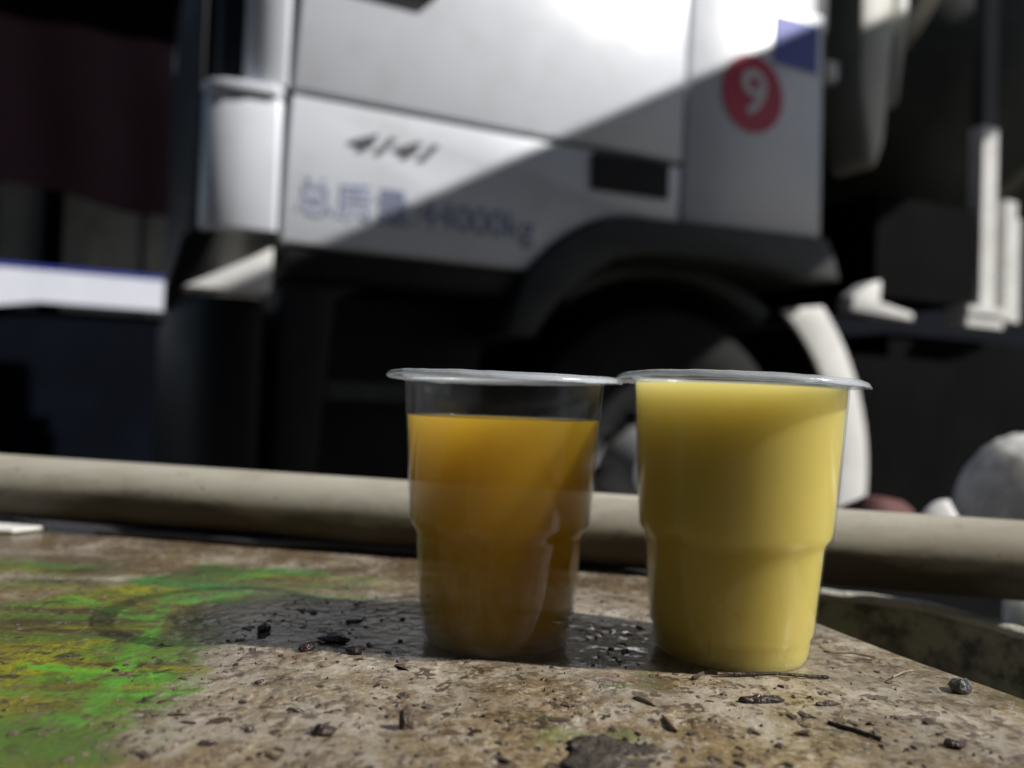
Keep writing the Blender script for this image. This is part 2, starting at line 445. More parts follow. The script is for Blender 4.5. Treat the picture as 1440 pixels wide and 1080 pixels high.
def mat_turbid(name, col, dens):
    t = NT(name)
    tr = t.t.nodes.new('ShaderNodeBsdfTransparent')
    gl = t.t.nodes.new('ShaderNodeBsdfGlossy'); gl.inputs['Roughness'].default_value = 0.08
    lw = t.t.nodes.new('ShaderNodeLayerWeight'); lw.inputs[0].default_value = 0.5
    m = t.t.nodes.new('ShaderNodeMixShader')
    t.put(m.inputs[0], t.add(0.002, t.mul(t.math('POWER', lw.outputs['Facing'], 5.0), 0.5)))
    t.t.links.new(tr.outputs[0], m.inputs[1]); t.t.links.new(gl.outputs[0], m.inputs[2])
    t.t.links.new(m.outputs[0], t.out.inputs[0])
    v = t.t.nodes.new('ShaderNodeVolumePrincipled')
    v.inputs['Color'].default_value = (*col, 1)
    v.inputs['Density'].default_value = dens
    v.inputs['Anisotropy'].default_value = 0.2
    t.t.links.new(v.outputs[0], t.out.inputs['Volume'])
    return t.m
M['amber'] = mat_turbid('cloudy_amber_liquid', (0.72, 0.495, 0.05), 78.0)
M['yellow'] = mat_turbid('milky_yellow_liquid', (0.912, 0.835, 0.365), 235.0)
M['bark'] = simple('brown_bark', (0.10, 0.065, 0.04), 0.45, var=0.5, scale=90, bump=0.6, bscale=400)
M['bark_wet'] = simple('wet_dark_bark', (0.058, 0.036, 0.027), 0.18, var=0.5, scale=90, bump=0.5, bscale=300)
M['straw'] = simple('straw_splinter', (0.22, 0.16, 0.09), 0.6, var=0.4, scale=120)
M['flake'] = simple('dried_dirt_flake', (0.17, 0.125, 0.08), 0.5, var=0.7, scale=70, bump=0.5, bscale=500)
M['grit'] = simple('dark_grit', (0.05, 0.035, 0.025), 0.4, var=0.5, scale=100)
M['slate'] = simple('grey_stone', (0.11, 0.11, 0.115), 0.35, var=0.4, scale=150, bump=0.6, bscale=500)
M['mud'] = simple('wet_grey_mud', (0.10, 0.085, 0.07), 0.15, var=0.5, scale=120, bump=0.5, bscale=350)
def mat_water():
    t = NT('water_bead')
    tr = t.t.nodes.new('ShaderNodeBsdfTransparent'); tr.inputs[0].default_value = (0.93, 0.93, 0.93, 1)
    gl = t.t.nodes.new('ShaderNodeBsdfGlossy'); gl.inputs['Roughness'].default_value = 0.10
    lw = t.t.nodes.new('ShaderNodeLayerWeight'); lw.inputs[0].default_value = 0.5
    m = t.t.nodes.new('ShaderNodeMixShader')
    t.put(m.inputs[0], t.add(0.04, t.mul(t.math('POWER', lw.outputs['Facing'], 5.0), 0.6)))
    t.t.links.new(tr.outputs[0], m.inputs[1]); t.t.links.new(gl.outputs[0], m.inputs[2])
    t.t.links.new(m.outputs[0], t.out.inputs[0])
    return t.m
M['water'] = mat_water()
M['felt'] = simple('pale_grey_cloth', (0.84, 0.81, 0.75), 0.9, var=0.35, scale=40, bump=1.0, bscale=220, Subsurface_Weight=0.9, Subsurface_Scale=0.05, Subsurface_Radius=(1.0, 0.95, 0.9))
M['white_card'] = simple('white_card', (0.68, 0.67, 0.62), 0.7, var=0.12, scale=30, dirt=(0.3, 0.25, 0.18), dirt_amt=0.4)
M['red_rag'] = simple('dark_red_cloth', (0.10, 0.022, 0.018), 0.8, var=0.4, scale=30)
M['green_cloth'] = simple('green_sheet', (0.03, 0.24, 0.12), 0.6, var=0.2, scale=30)
M['crate'] = simple('black_crate_plastic', (0.02, 0.024, 0.02), 0.5, var=0.3, scale=10)
M['cable'] = simple('dark_grey_cable', (0.055, 0.055, 0.06), 0.4, var=0.3, scale=40)

# ------------------------------------------------------------------ ground
tag(obj('ground', prism_xy([(-120, -120), (120, -120), (120, 120), (-120, 120)], -0.2, 0.0), M['ground']), kind='structure')

# ------------------------------------------------------------------ shed, tarpaulin and flatbed behind, left
UX, UY = math.cos(R(25)), math.sin(R(25))
def frame_at(px, Y0): return (px * Y0, Y0, 0), R(25)
shed = empty('open_shed', (-0.655 * 8.0, 8.0, 0), R(25))
tag(shed, 'dim grey shed wall with dark posts far behind on the left', 'shed')
bm = box((-4, 0.0, 0), (4.6, 0.15, 5.5)); obj('wall', bm, M['shed_wall'], shed)
obj('dark_backdrop', box((4.603, 0.0, 0), (32, 0.15, 6.5)), M['navy'], shed)  # near-black backdrop wall added to the right of the shed
for k in range(7):
    xx = -3.2 + 1.35 * k + 3.65 - 1.35
    obj('post', box((xx - 0.09, -0.12, 0), (xx + 0.09, -0.003, 4.2), 0.01), M['navy'], shed)
for k in range(8):
    xx = -3.55 + 1.35 * k - 0.1
    obj('wall_panel', box((xx - 0.42, -0.05, 0.9), (xx + 0.42, -0.004, 3.6), 0.02), M['shed_wall'], shed)
bm = bmesh.new(); add_box(bm, (-6, -2.1, 4.3), (9.5, -0.01, 4.42)); obj('roof', bm, M['shed_roof'], shed)  # unseen roof put overhead to shade the tarpaulin and wall

tarp = bmesh.new(); NXT = 90; NZT = 24; gv = []
for i in range(NXT + 1):
    xx = -2.0 + 4.6 * i / NXT; row = []
    hem = 2.40 - 0.095 * (xx) + 0.03 * math.sin(xx * 5)
    for j in range(NZT + 1):
        zz = hem + (4.28 - hem) * j / NZT
        yy = 0.012 * math.sin(xx * 9 + 0.6 * math.sin(zz * 2)) + 0.02 * mnoise.noise(Vector((xx * 2, zz, 0)))
        row.append(tarp.verts.new((xx, yy, zz)))
    gv.append(row)
for i in range(NXT):
    for j in range(NZT):
        tarp.faces.new((gv[i][j], gv[i + 1][j], gv[i + 1][j + 1], gv[i][j + 1]))
r = bmesh.ops.solidify(tarp, geom=tarp.faces[:], thickness=0.01)
to = obj('tarpaulin', tarp, M['maroon'], smooth=True)
to.location = (-0.66 * 6.5, 6.5, 0); to.rotation_euler = (0, 0, R(25))
tag(to, 'dark maroon tarpaulin hanging over the shed front, upper left', 'tarpaulin')

fb = empty('flatbed_trailer', (-0.655 * 5.0, 5.0, 0), R(25))
tag(fb, 'low dark trailer with a sunlit white side rail, left of the truck', 'trailer')
obj('body', box((-2.6, 0.03, 0.12), (1.3, 2.2, 1.225), 0.03), M['navy'], fb)
obj('side_rail', prism_xz([(-2.6, 1.20), (-0.05, 1.215), (0.22, 1.262), (1.3, 1.262), (1.3, 1.478), (-2.6, 1.478)], -0.03, 0.025, 0.008), M['rail_white'], fb)
obj('top_trim', box((-2.6, -0.036, 1.482), (1.3, 0.045, 1.502), 0.004), M['rail_blue'], fb)
for xx in (-1.6, -0.5, 0.8):
    w = obj('wheel', lathe([(0.0, -0.1), (0.2, -0.1), (0.24, -0.13), (0.40, -0.13), (0.44, -0.09), (0.44, 0.09), (0.40, 0.13), (0.0, 0.13)], 32, 'Y'), M['rubber'], fb, True)
    w.location = (xx, 0.5, 0.44)

# ------------------------------------------------------------------ truck (x along its side to the rear, y into the truck, z up)
truck = empty('mixer_truck', (0, 2.05, 0), R(25))
tag(truck, 'white heavy truck cab parked close behind the cups, numbered 9 in a red circle', 'truck')
T = truck
def arc(cx, cz, r, a0, a1, n): return [(cx + r * math.cos(R(a0 + (a1 - a0) * k / n)), cz + r * math.sin(R(a0 + (a1 - a0) * k / n))) for k in range(n + 1)]
obj('cab_shell', box((-0.72, 0.16, 1.16), (1.03, 2.34, 3.05), 0.05), M['truck_white'], T)
obj('cab_inner', box((-0.60, 0.035, 1.32), (1.02, 0.155, 1.97)), M['black_plastic'], T)
archtop = [(0.030, 1.077), (0.062, 1.112), (0.101, 1.151), (0.150, 1.190), (0.218, 1.229), (0.275, 1.250), (0.332, 1.261)]
lower = [(-0.597, 1.079)] + archtop + [(0.512, 1.266), (0.516, 1.428), (-0.584, 1.424)]
door = obj('door', prism_xz(lower, 0.0, 0.05, 0.008), M['truck_white'], T, True)
obj('door_upper_panel', prism_xz([(-0.5835, 1.436), (0.516, 1.440), (0.528, 2.00), (-0.552, 2.00)], -0.004, 0.05, 0.008), M['truck_white'], door, True)
obj('door_handle', box((-0.44, -0.035, 1.722), (-0.25, -0.006, 1.785), 0.012), M['black_plastic'], door, True)
obj('side_marker_recess', prism_xz([(0.216, 1.318), (0.470, 1.324), (0.470, 1.424), (0.216, 1.420)], -0.010, 0.0, 0.004), M['black_plastic'], door)
obj('door_window', prism_xz([(-0.50, 2.04), (0.50, 2.04), (0.50, 2.70), (-0.36, 2.78)], 0.02, 0.05, 0.01), M['glass_dark'], T)
obj('window_frame', prism_xz([(-0.552, 2.006), (1.057, 2.006), (1.057, 3.0), (-0.42, 3.0)], 0.03, 0.155, 0.01), M['truck_white'], T)
obj('rear_quarter_panel', prism_xz([(0.528, 1.268), (0.70, 1.274), (1.066, 1.286), (1.058, 2.0), (0.545, 2.0)], 0.0, 0.05, 0.008), M['truck_white'], T, True)
obj('roof', prism_xz([(-0.5, 3.05), (1.03, 3.05), (1.0, 3.5), (0.2, 3.5)], 0.2, 2.3, 0.06), M['truck_white'], T, True)
# rounded front corner
plan_lo = [(-0.612, 0.0), (-0.68, 0.004), (-0.725, 0.014), (-0.757, 0.035), (-0.772, 0.068)]
def corner(plan, z0, z1, th=0.03):
    inner = [(x + 0.02, y + th) for x, y in plan][::-1]
    return prism_xy(plan + inner, z0, z1, 0.004)
obj('front_corner_panel', corner(plan_lo, 1.10, 1.405), M['truck_white'], T, True)
obj('corner_ledge', corner([(x - 0.006, y - 0.012) for x, y in plan_lo], 1.409, 1.432), M['truck_white'], T, True)
plan_up = [(-0.600, 0.0), (-0.63, 0.003), (-0.665, 0.015), (-0.690, 0.04)]
obj('front_pillar', corner(plan_up, 1.436, 2.95), M['truck_white'], T, True)
obj('wind_deflector', prism_xy([(-0.694, 0.045), (-0.735, 0.07), (-0.765, 0.12), (-0.735, 0.13), (-0.70, 0.09)], 1.436, 2.9, 0.004), M['glass_dark'], T, True)
obj('front_face', prism_xy([(-0.775, 0.085), (-0.790, 0.13), (-0.80, 0.24), (-0.81, 1.2), (-0.80, 2.2), (-0.75, 2.34), (-0.73, 2.3), (-0.725, 0.12)], 1.10, 2.0, 0.01), M['black_plastic'], T, True)
obj('windscreen', prism_xy([(-0.74, 0.18), (-0.80, 0.3), (-0.82, 1.2), (-0.80, 2.1), (-0.74, 2.25), (-0.725, 2.2), (-0.725, 0.2)], 2.02, 2.9, 0.01), M['glass_dark'], T, True)
# bumper, step well and sills
obj('bumper', prism_xy([(-0.612, 0.05), (-0.70, 0.06), (-0.755, 0.10), (-0.79, 0.18), (-0.815, 0.35), (-0.83, 1.2), (-0.815, 2.1), (-0.80, 2.3), (-0.612, 2.3)], 0.34, 0.955, 0.03, 3), M['black_plastic'], T, True)
obj('bumper_ledge', prism_xz([(-0.80, 0.957), (-0.612, 0.957), (-0.612, 1.065), (-0.66, 1.035)], 0.0, 0.088, 0.006), M['white_steel'], T, True)
obj('sill', prism_xz([(-0.586, 1.005), (0.02, 1.005), (0.062, 1.072), (-0.586, 1.072)], 0.012, 0.5, 0.006), M['black_plastic'], T, True)
obj('step_housing', prism_xz([(-0.586, 0.36), (-0.06, 0.36), (-0.02, 0.8), (0.02, 1.0), (-0.586, 1.0)], 0.20, 0.6, 0.01), M['black_plastic'], T)
obj('step_cheek', prism_xz([(-0.586, 0.36), (-0.50, 0.36), (-0.46, 0.96), (-0.38, 1.0), (-0.586, 1.0)], 0.03, 0.195, 0.012), M['black_plastic'], T, True)
for zz in (0.44, 0.72):
    obj('step', box((-0.47, 0.04, zz), (-0.07, 0.20, zz + 0.045), 0.008), M['fender_grey'], T)
# fender flare: crescent strip
outer = [(-0.035, 0.90), (0.0, 1.00), (0.032, 1.070), (0.064, 1.106), (0.103, 1.145), (0.152, 1.184), (0.220, 1.223), (0.277, 1.244), (0.334, 1.255), (0.527, 1.260), (0.70, 1.267), (1.069, 1.280), (1.10, 1.22), (1.125, 1.152)]
inner = [(1.110, 1.148), (0.95, 1.150), (0.796, 1.160), (0.65, 1.164), (0.506, 1.163), (0.384, 1.157), (0.29, 1.133), (0.215, 1.090), (0.159, 1.042), (0.115, 0.998), (0.076, 0.949), (0.045, 0.90)]
obj('fender_flare', prism_xz(outer + inner, -0.03, 0.30, 0.008), M['fender_grey'], T, True)
obj('inner_arch', box((0.0, 0.5, 0.5), (1.15, 0.53, 1.25)), M['black_plastic'], T)
# mudguard rear quarter
mo = arc(0.57, 0.53, 0.79, 44, -12, 14); mi = arc(0.57, 0.53, 0.655, -12, 53, 14)
obj('mudguard', prism_xz(mo + mi, 0.05, 0.065, 0.003), M['white_steel'], T, True)
obj('mudguard_skin', prism_xz(arc(0.57, 0.53, 0.79, 40, -12, 14) + arc(0.57, 0.53, 0.775, -12, 40, 14), 0.068, 0.48, 0.003), M['black_plastic'], T, True)
obj('arch_liner', prism_xz(arc(0.57, 0.53, 0.66, 125, 52, 16) + arc(0.57, 0.53, 0.60, 52, 125, 16), 0.12, 0.45, 0.003), M['fender_grey'], T, True)
# wheel
NUT = []
def wheel(cx, y, cz, flip=1):
    tyre = lathe([(0.29, 0.0), (0.33, -0.03), (0.42, -0.035), (0.49, -0.015), (0.515, 0.03), (0.515, 0.26), (0.49, 0.30), (0.33, 0.30), (0.29, 0.27)], 56, 'Y')
    w = obj('wheel', tyre, M['rubber'], T, True)
    w.location = (cx, y, cz); w.rotation_euler = (0, 0, 0 if flip > 0 else math.pi)
    rim = lathe([(0.292, -0.004), (0.275, -0.012), (0.255, 0.02), (0.235, 0.075), (0.16, 0.10), (0.12, 0.03), (0.09, 0.0), (0.0, -0.005)], 48, 'Y')
    obj('rim', rim, M['rim_steel'], w, True)
    for k in range(10):
        a = 2 * math.pi * k / 10
        o = obj('wheel_nut', lathe([(0.0, -0.03), (0.012, -0.03), (0.016, 0.0), (0.016, 0.03)], 6, 'Y'), M['dark_steel'], w) if not NUT else link('wheel_nut', NUT[0], None, w)
        if not NUT: NUT.append(o.data)
        o.location = (0.175 * math.cos(a), 0.075, 0.175 * math.sin(a))
    return w
wheel(0.57, 0.13, 0.53); wheel(0.57, 2.3, 0.53, -1); wheel(3.7, 0.16, 0.53); wheel(3.7, 2.3, 0.53, -1)
# lettering
me = fit_text(text_mesh('4141', 0.1, 0.002, 0.45, 0.004), -0.452, -0.222, 1.318, 1.362, -0.003); link('model_number', me, M['dark_badge'], T)
me = fit_text(text_mesh('\u603b\u8d28\u91cf:44000kg', 0.1, 0.001, 0.0, 0.0), -0.565, 0.048, 1.132, 1.238, -0.002); link('mass_lettering', me, M['blue_grey_ink'], T)
disc = lathe([(0.0, -0.002), (0.118, -0.002), (0.118, 0.0)], 56, 'Y')
d = obj('red_number_disc', disc, M['red'], T); d.location = (0.772, -0.002, 1.691)
me = fit_text(text_mesh('9', 0.2, 0.0005, 0.0, 0.003), 0.725, 0.822, 1.622, 1.765, -0.0065); link('number_nine', me, M['white_ink'], T)
obj('blue_sticker', box((0.852, -0.003, 1.806), (1.03, -0.0005, 1.958)), M['blue'], T)
# behind the cab
obj('cab_rear_seal', box((1.072, 0.05, 1.20), (1.12, 2.3, 3.0), 0.01), M['black_plastic'], T)
obj('seal_bracket', box((1.075, -0.005, 1.80), (1.12, 0.045, 1.86), 0.01), M['white_steel'], T)
obj('air_intake', prism_xz([(1.34, 2.9), (1.53, 2.9), (1.525, 2.10), (1.49, 1.70), (1.45, 1.60), (1.41, 1.62), (1.365, 1.90)], 0.12, 0.30, 0.02), M['cream'], T, True)
obj('intake_stay', prism_xz([(1.56, 2.9), (1.645, 2.9), (1.62, 2.20), (1.575, 1.85), (1.56, 1.92)], 0.14, 0.20, 0.01), M['cream'], T, True)
obj('chassis_rail', box((-0.5, 0.65, 0.78), (8.2, 0.85, 1.07), 0.01), M['dark_steel'], T)
obj('chassis_rail', box((-0.5, 1.5, 0.78), (8.2, 1.7, 1.07), 0.01), M['dark_steel'], T)
obj('battery_box', box((1.55, 0.20, 1.17), (2.10, 0.75, 1.55), 0.02), M['black_matte'], T, True)
obj('battery_tray', prism_xz([(1.40, 1.10), (1.72, 1.085), (1.72, 1.112), (1.545, 1.14), (1.55, 1.22), (1.49, 1.20), (1.41, 1.15)], 0.17, 0.24, 0.006), M['white_steel'], T, True)
obj('side_guard', box((1.36, 0.25, 0.16), (3.1, 0.32, 0.95), 0.015), M['black_matte'], T)
obj('fuel_tank', box((1.75, 0.30, 0.55), (3.0, 0.9, 1.05), 0.06, 3), M['black_matte'], T, True)
lp = obj('ladder_post', box((2.125, 0.19, 1.175), (2.215, 0.25, 1.90), 0.008), M['white_steel'], T)
obj('shaded_post_top', box((2.130, 0.195, 1.903), (2.212, 0.245, 2.9), 0.008), M['fender_grey'], lp)  # upper part of the same post, its shade painted as dark grey
obj('ladder_post', box((2.275, 0.19, 1.13), (2.345, 0.25, 1.62), 0.008), M['white_steel'], T)
obj('ladder_post', box((2.352, 0.21, 1.13), (2.40, 0.27, 1.56), 0.008), M['white_steel'], T)
obj('ladder_foot', box((2.03, 0.17, 1.140), (2.27, 0.26, 1.170), 0.006), M['white_steel'], T)
obj('ladder_foot', box((2.02, 0.17, 1.090), (2.24, 0.26, 1.122), 0.006), M['white_steel'], T)
# mixer drum, tilted, with raised spiral stripes
prof = [(0.0, 0.0), (0.30, 0.02), (0.62, 0.15), (0.98, 0.75), (1.14, 1.5), (1.17, 2.3), (1.08, 3.2), (0.78, 4.5), (0.52, 5.2), (0.45, 5.25), (0.0, 5.2)]
def rad(z):
    for (r0, z0), (r1, z1) in zip(prof, prof[1:9]):
        if z0 <= z <= z1 and z1 > z0: return r0 + (r1 - r0) * (z - z0) / (z1 - z0)
    return 0.5
DM = Matrix.Translation((1.70, 1.25, 2.25)) @ Matrix.Rotation(R(-13), 4, 'Y')
dr = obj('mixer_drum', lathe(prof, 64, 'X', M=DM), M['drum'], T, True)
for k in range(4):
    sb = bmesh.new(); prev = None
    for i in range(61):
        zc = 0.18 + 4.6 * i / 60; a = 2 * math.pi * k / 4 - zc * 1.5 + 0.5
        ring = []
        for da, dz, dh in ((-0.07, 0, 0.0), (-0.055, 0, 0.014), (0.055, 0, 0.014), (0.07, 0, 0.0)):
            rr = rad(zc) + dh; aa = a + da
            ring.append(sb.verts.new(DM @ Vector((zc, rr * math.sin(aa), -rr * math.cos(aa)))))
        if prev:
            for q in range(3): sb.faces.new((prev[q], prev[q + 1], ring[q + 1], ring[q]))
        prev = ring
    obj('spiral_stripe', sb, M['drum_stripe'], dr, True)
obj('drum_pedestal', prism_xz([(1.55, 1.08), (2.0, 1.08), (1.85, 2.2), (1.62, 2.2)], 0.8, 1.7, 0.02), M['dark_steel'], T)
obj('rear_pedestal', prism_xz([(6.0, 1.08), (6.9, 1.08), (6.7, 2.6), (6.3, 2.6)], 0.5, 2.0, 0.02), M['dark_steel'], T)

wh = empty('sky_blocker', (0, -5.0, 0)); tag(wh, 'long dark unseen wall behind the camera, added to block skylight', 'sky_blocker')
obj('wall', box((-16, -6.0, 0), (14, 0, 7.0)), M['shed_roof'], wh)  # unseen building put in behind the camera to cut the skylight
obj('roof', box((-16.5, -6.5, 7.003), (14.5, 0.6, 7.2)), M['shed_roof'], wh)
obj('door', box((-3, 0.003, 0), (1.5, 0.06, 4.2), 0.01), M['navy'], wh)

# ------------------------------------------------------------------ shade caster: unseen sheet added overhead right, shaped to cast the truck's shade band
U3 = Vector((UX, UY, 0)); N3 = Vector((UY, -UX, 0))
def tp(s, z, n=0.0): return Vector((0, 2.05, 0)) + U3 * s + N3 * n + Vector((0, 0, z))
K = 2.9
SA0, ZA0, SLA = -0.439, 1.098, 0.577
def lineA(s): return tp(s, ZA0 + (s - SA0) * SLA)
A1, A2 = lineA(-0.9) + L * K, lineA(3.2) + L * (K + 0.9)
B1 = tp(0.31, 0.62, -0.10); B2 = tp(2.13, 1.83, -0.20)
nrm = (A2 - A1).cross(B1 + L * K - A1).normalized()
def onpl(p): return p + L * ((A1 - p).dot(nrm) / L.dot(nrm))
B1p, B2p = onpl(B1), onpl(B2)
Bd = (B2p - B1p); Ad = (A2 - A1)
quad = [A1 - Ad * 0.12, A2, B2p + Bd * 0.7, B1p - Bd * 0.35]
caster = empty('added_shade_caster', (quad[3].x, quad[3].y, 0))
tag(caster, 'unseen sloping grey sheet on posts, added to shade the truck side', 'shade_caster')
inv = Matrix.Translation((-quad[3].x, -quad[3].y, 0))
cb = bmesh.new()
if nrm.z < 0: nrm = -nrm
lo = [cb.verts.new(inv @ q) for q in quad]; hi = [cb.verts.new(inv @ (q + nrm * 0.03)) for q in quad]
cb.faces.new(lo[::-1]); cb.faces.new(hi)
for k in range(4): cb.faces.new((lo[k], lo[(k + 1) % 4], hi[(k + 1) % 4], hi[k]))
obj('sheet', cb, M['shade_caster'], caster)
for q in (quad[2], quad[1]):
    p = inv @ q
    obj('post', box((p.x - 0.04, p.y - 0.04, 0), (p.x + 0.04, p.y + 0.04, p.z), 0.004), M['dark_steel'], caster)

# ------------------------------------------------------------------ table
TZ = 0.65
tbl = empty('work_table', (0, 0, 0))
tag(tbl, 'stained wet tabletop with worn green print under both cups', 'table')
outl = [(-0.62, -0.25), (0.165, -0.25), (0.185, -0.15), (0.187, 0.0), (0.180, 0.12), (0.168, 0.18), (0.1535, 0.228), (0.139, 0.259), (0.129, 0.285), (0.119, 0.312), (0.104, 0.343), (0.085, 0.370), (0.059, 0.395), (0.02, 0.413), (-0.042, 0.428), (-0.15, 0.455), (-0.278, 0.484), (-0.45, 0.52), (-0.62, 0.545)]
cxy = []
n0 = len(outl)
for i in range(n0):          # smooth the curved part with Catmull-Rom
    p0, p1, p2, p3 = [Vector(outl[(i + k) % n0]) for k in (-1, 0, 1, 2)]
    if i in (0, n0 - 1) or i == n0 - 2: cxy.append(tuple(p1)); continue
    for q in range(3):
        tt = q / 3
        cxy.append(tuple(0.5 * ((2 * p1) + (p2 - p0) * tt + (2 * p0 - 5 * p1 + 4 * p2 - p3) * tt ** 2 + (3 * p1 - p0 - 3 * p2 + p3) * tt ** 3)))
top_bm = prism_xy(cxy, TZ - 0.028, TZ)
es = [e for e in top_bm.edges if all(abs(v.co.z - TZ) < 1e-6 for v in e.verts)]
bmesh.ops.bevel(top_bm, geom=es, offset=0.004, segments=3, affect='EDGES')
obj('tabletop', top_bm, M['table'], tbl)
# worn, pitted skin of the tabletop as a real relief where it is seen close up
nrng = np.random.RandomState(7)
def vnoise(X, Y, cell):
    gx, gy = X / cell, Y / cell
    ix, iy = np.floor(gx).astype(int), np.floor(gy).astype(int)
    fx, fy = gx - ix, gy - iy
    fx = fx * fx * fx * (fx * (fx * 6 - 15) + 10); fy = fy * fy * fy * (fy * (fy * 6 - 15) + 10)
    tab = nrng.rand(512, 512)
    g = lambda a, b: tab[a % 512, b % 512]
    return (g(ix, iy) * (1 - fx) + g(ix + 1, iy) * fx) * (1 - fy) + (g(ix, iy + 1) * (1 - fx) + g(ix + 1, iy + 1) * fx) * fy
def sst(x, a, b):
    t_ = np.clip((x - a) / (b - a), 0, 1); return t_ * t_ * (3 - 2 * t_)
xs = np.arange(-0.30, 0.170, 0.0008)
ys = [0.160]
while ys[-1] < 0.425: ys.append(ys[-1] + 0.0007 + 0.0022 * (ys[-1] - 0.16))
ys = np.array(ys)
X, Y = np.meshgrid(xs, ys, indexing='ij')
wx = X + 0.003 * (vnoise(X, Y, 0.012) - 0.5); wy = Y + 0.003 * (vnoise(X, Y, 0.012) - 0.5)
coarse = vnoise(wx, wy, 0.016) * 0.6 + vnoise(wx, wy, 0.0075) * 0.4
mid = vnoise(wx, wy, 0.0042) * 0.6 + vnoise(wx, wy, 0.0021) * 0.4
fine = vnoise(wx, wy, 0.0012)
pit = sst(vnoise(wx, wy, 0.0034) * 0.65 + vnoise(wx, wy, 0.0016) * 0.35, 0.62, 0.78) * sst(coarse, 0.35, 0.6)
lump = sst(vnoise(wx, wy, 0.0040) * 0.6 + vnoise(wx, wy, 0.0019) * 0.4, 0.66, 0.80) * sst(vnoise(wx, wy, 0.02), 0.35, 0.6)
amp = 0.55 + 0.45 * sst(X, -0.085, -0.065)                # the painted area is smoother
amp *= np.where(Y > 0.30, 0.6, 1.0)
H = 0.00030 + amp * (0.00040 * (coarse - 0.5) + 0.00042 * (mid - 0.5) + 0.00016 * (fine - 0.5) - 0.00038 * pit + 0.00055 * lump)
for cx_, cy_ in ((-0.0025, 0.268), (0.0745, 0.262)):
    near = sst(np.hypot(X - cx_, Y - cy_), 0.021, 0.030)
    H = H * near + 0.00030 * (1 - near)
H = np.clip(H, -0.0003, 0.0012)
def inside(px, py):
    r_ = np.zeros(px.shape, bool); q = cxy
    for (ax, ay), (bx_, by_) in zip(q, q[1:] + q[:1]):
        c_ = ((ay > py) != (by_ > py)) & (px < (bx_ - ax) * (py - ay) / (by_ - ay + 1e-12) + ax); r_ ^= c_
    return r_
def edge_d(px, py):
    d_ = np.full(px.shape, 9.0)
    for (ax, ay), (bx_, by_) in zip(cxy, cxy[1:] + cxy[:1]):
        ex, ey = bx_ - ax, by_ - ay; t_ = np.clip(((px - ax) * ex + (py - ay) * ey) / (ex * ex + ey * ey), 0, 1)
        d_ = np.minimum(d_, np.hypot(px - ax - t_ * ex, py - ay - t_ * ey))
    return d_
ED = np.where(inside(X, Y), edge_d(X, Y), -1)
H = np.where(ED > 0, H * sst(ED, 0.0045, 0.010) - 0.0004 * (1 - sst(ED, 0.0042, 0.008)), -0.002)
use = (ED > 0.0046) & (np.abs(X) < 0.70 * Y + 0.02)
idx = -np.ones(X.shape, int); idx[use] = np.arange(use.sum())
co = np.stack([X[use], Y[use], TZ + H[use]], 1)
a_, b_, c_, d_ = idx[:-1, :-1].ravel(), idx[1:, :-1].ravel(), idx[1:, 1:].ravel(), idx[:-1, 1:].ravel()
ok = (a_ >= 0) & (b_ >= 0) & (c_ >= 0) & (d_ >= 0)
fc = np.stack([a_, b_, c_, d_], 1)[ok]
sk = bpy.data.meshes.new('worn_surface')
sk.vertices.add(len(co)); sk.vertices.foreach_set('co', co.ravel())
sk.loops.add(fc.size); sk.loops.foreach_set('vertex_index', fc.ravel().astype(np.int32))
sk.polygons.add(len(fc)); sk.polygons.foreach_set('loop_start', (np.arange(len(fc)) * 4).astype(np.int32))
sk.polygons.foreach_set('use_smooth', np.ones(len(fc), bool))
at_ = sk.attributes.new('relief', 'FLOAT', 'POINT')
at_.data.foreach_set('value', (pit * amp)[use].astype(np.float32))
at_ = sk.attributes.new('lump', 'FLOAT', 'POINT')
at_.data.foreach_set('value', (lump * amp)[use].astype(np.float32))
sk.update(); sk.validate()
link('worn_surface', sk, M['table'], tbl)
for x_, y_ in ((-0.56, -0.18), (0.12, -0.18), (-0.56, 0.46), (0.05, 0.34)):
    obj('leg', lathe([(0.0, 0.0), (0.016, 0.0), (0.016, TZ - 0.030), (0.0, TZ - 0.030)], 20), M['table_leg'], tbl, True).location = (x_, y_, 0)

# curved rim board round the back of the table, right
rb = bmesh.new()
path = [(0.085, 0.425), (0.13, 0.402), (0.165, 0.388), (0.192, 0.374), (0.207, 0.352), (0.218, 0.330), (0.232, 0.290), (0.243, 0.24), (0.25, 0.16), (0.25, 0.0)]
pp = []
for i in range(len(path) - 1):
    p0 = Vector(path[max(i - 1, 0)]); p1 = Vector(path[i]); p2 = Vector(path[i + 1]); p3 = Vector(path[min(i + 2, len(path) - 1)])
    for q in range(5):
        tt = q / 5
        pp.append(0.5 * ((2 * p1) + (p2 - p0) * tt + (2 * p0 - 5 * p1 + 4 * p2 - p3) * tt ** 2 + (3 * p1 - p0 - 3 * p2 + p3) * tt ** 3))
pp.append(Vector(path[-1]))
eb = bmesh.new()
def sweep(bm, prof):
    prev = None
    for i, p in enumerate(pp):
        d = (pp[min(i + 1, len(pp) - 1)] - pp[max(i - 1, 0)]).normalized(); ox, oy = -d.y, d.x
        wv = 0.0010 * mnoise.noise(Vector((p.x * 70, p.y * 70, 0)))
        ring = [bm.verts.new((p.x + ox * h, p.y + oy * h, zz + (wv if zz > 0.3 else 0))) for h, zz in prof]
        n_ = len(prof)
        if prev:
            for k in range(n_): bm.faces.new((prev[k], prev[(k + 1) % n_], ring[(k + 1) % n_], ring[k]))
        else: bm.faces.new(ring)
        prev = ring
    bm.faces.new(prev[::-1])
sweep(rb, ((0, 0.0), (0, 0.638), (0.006, 0.638), (0.006, 0.0)))
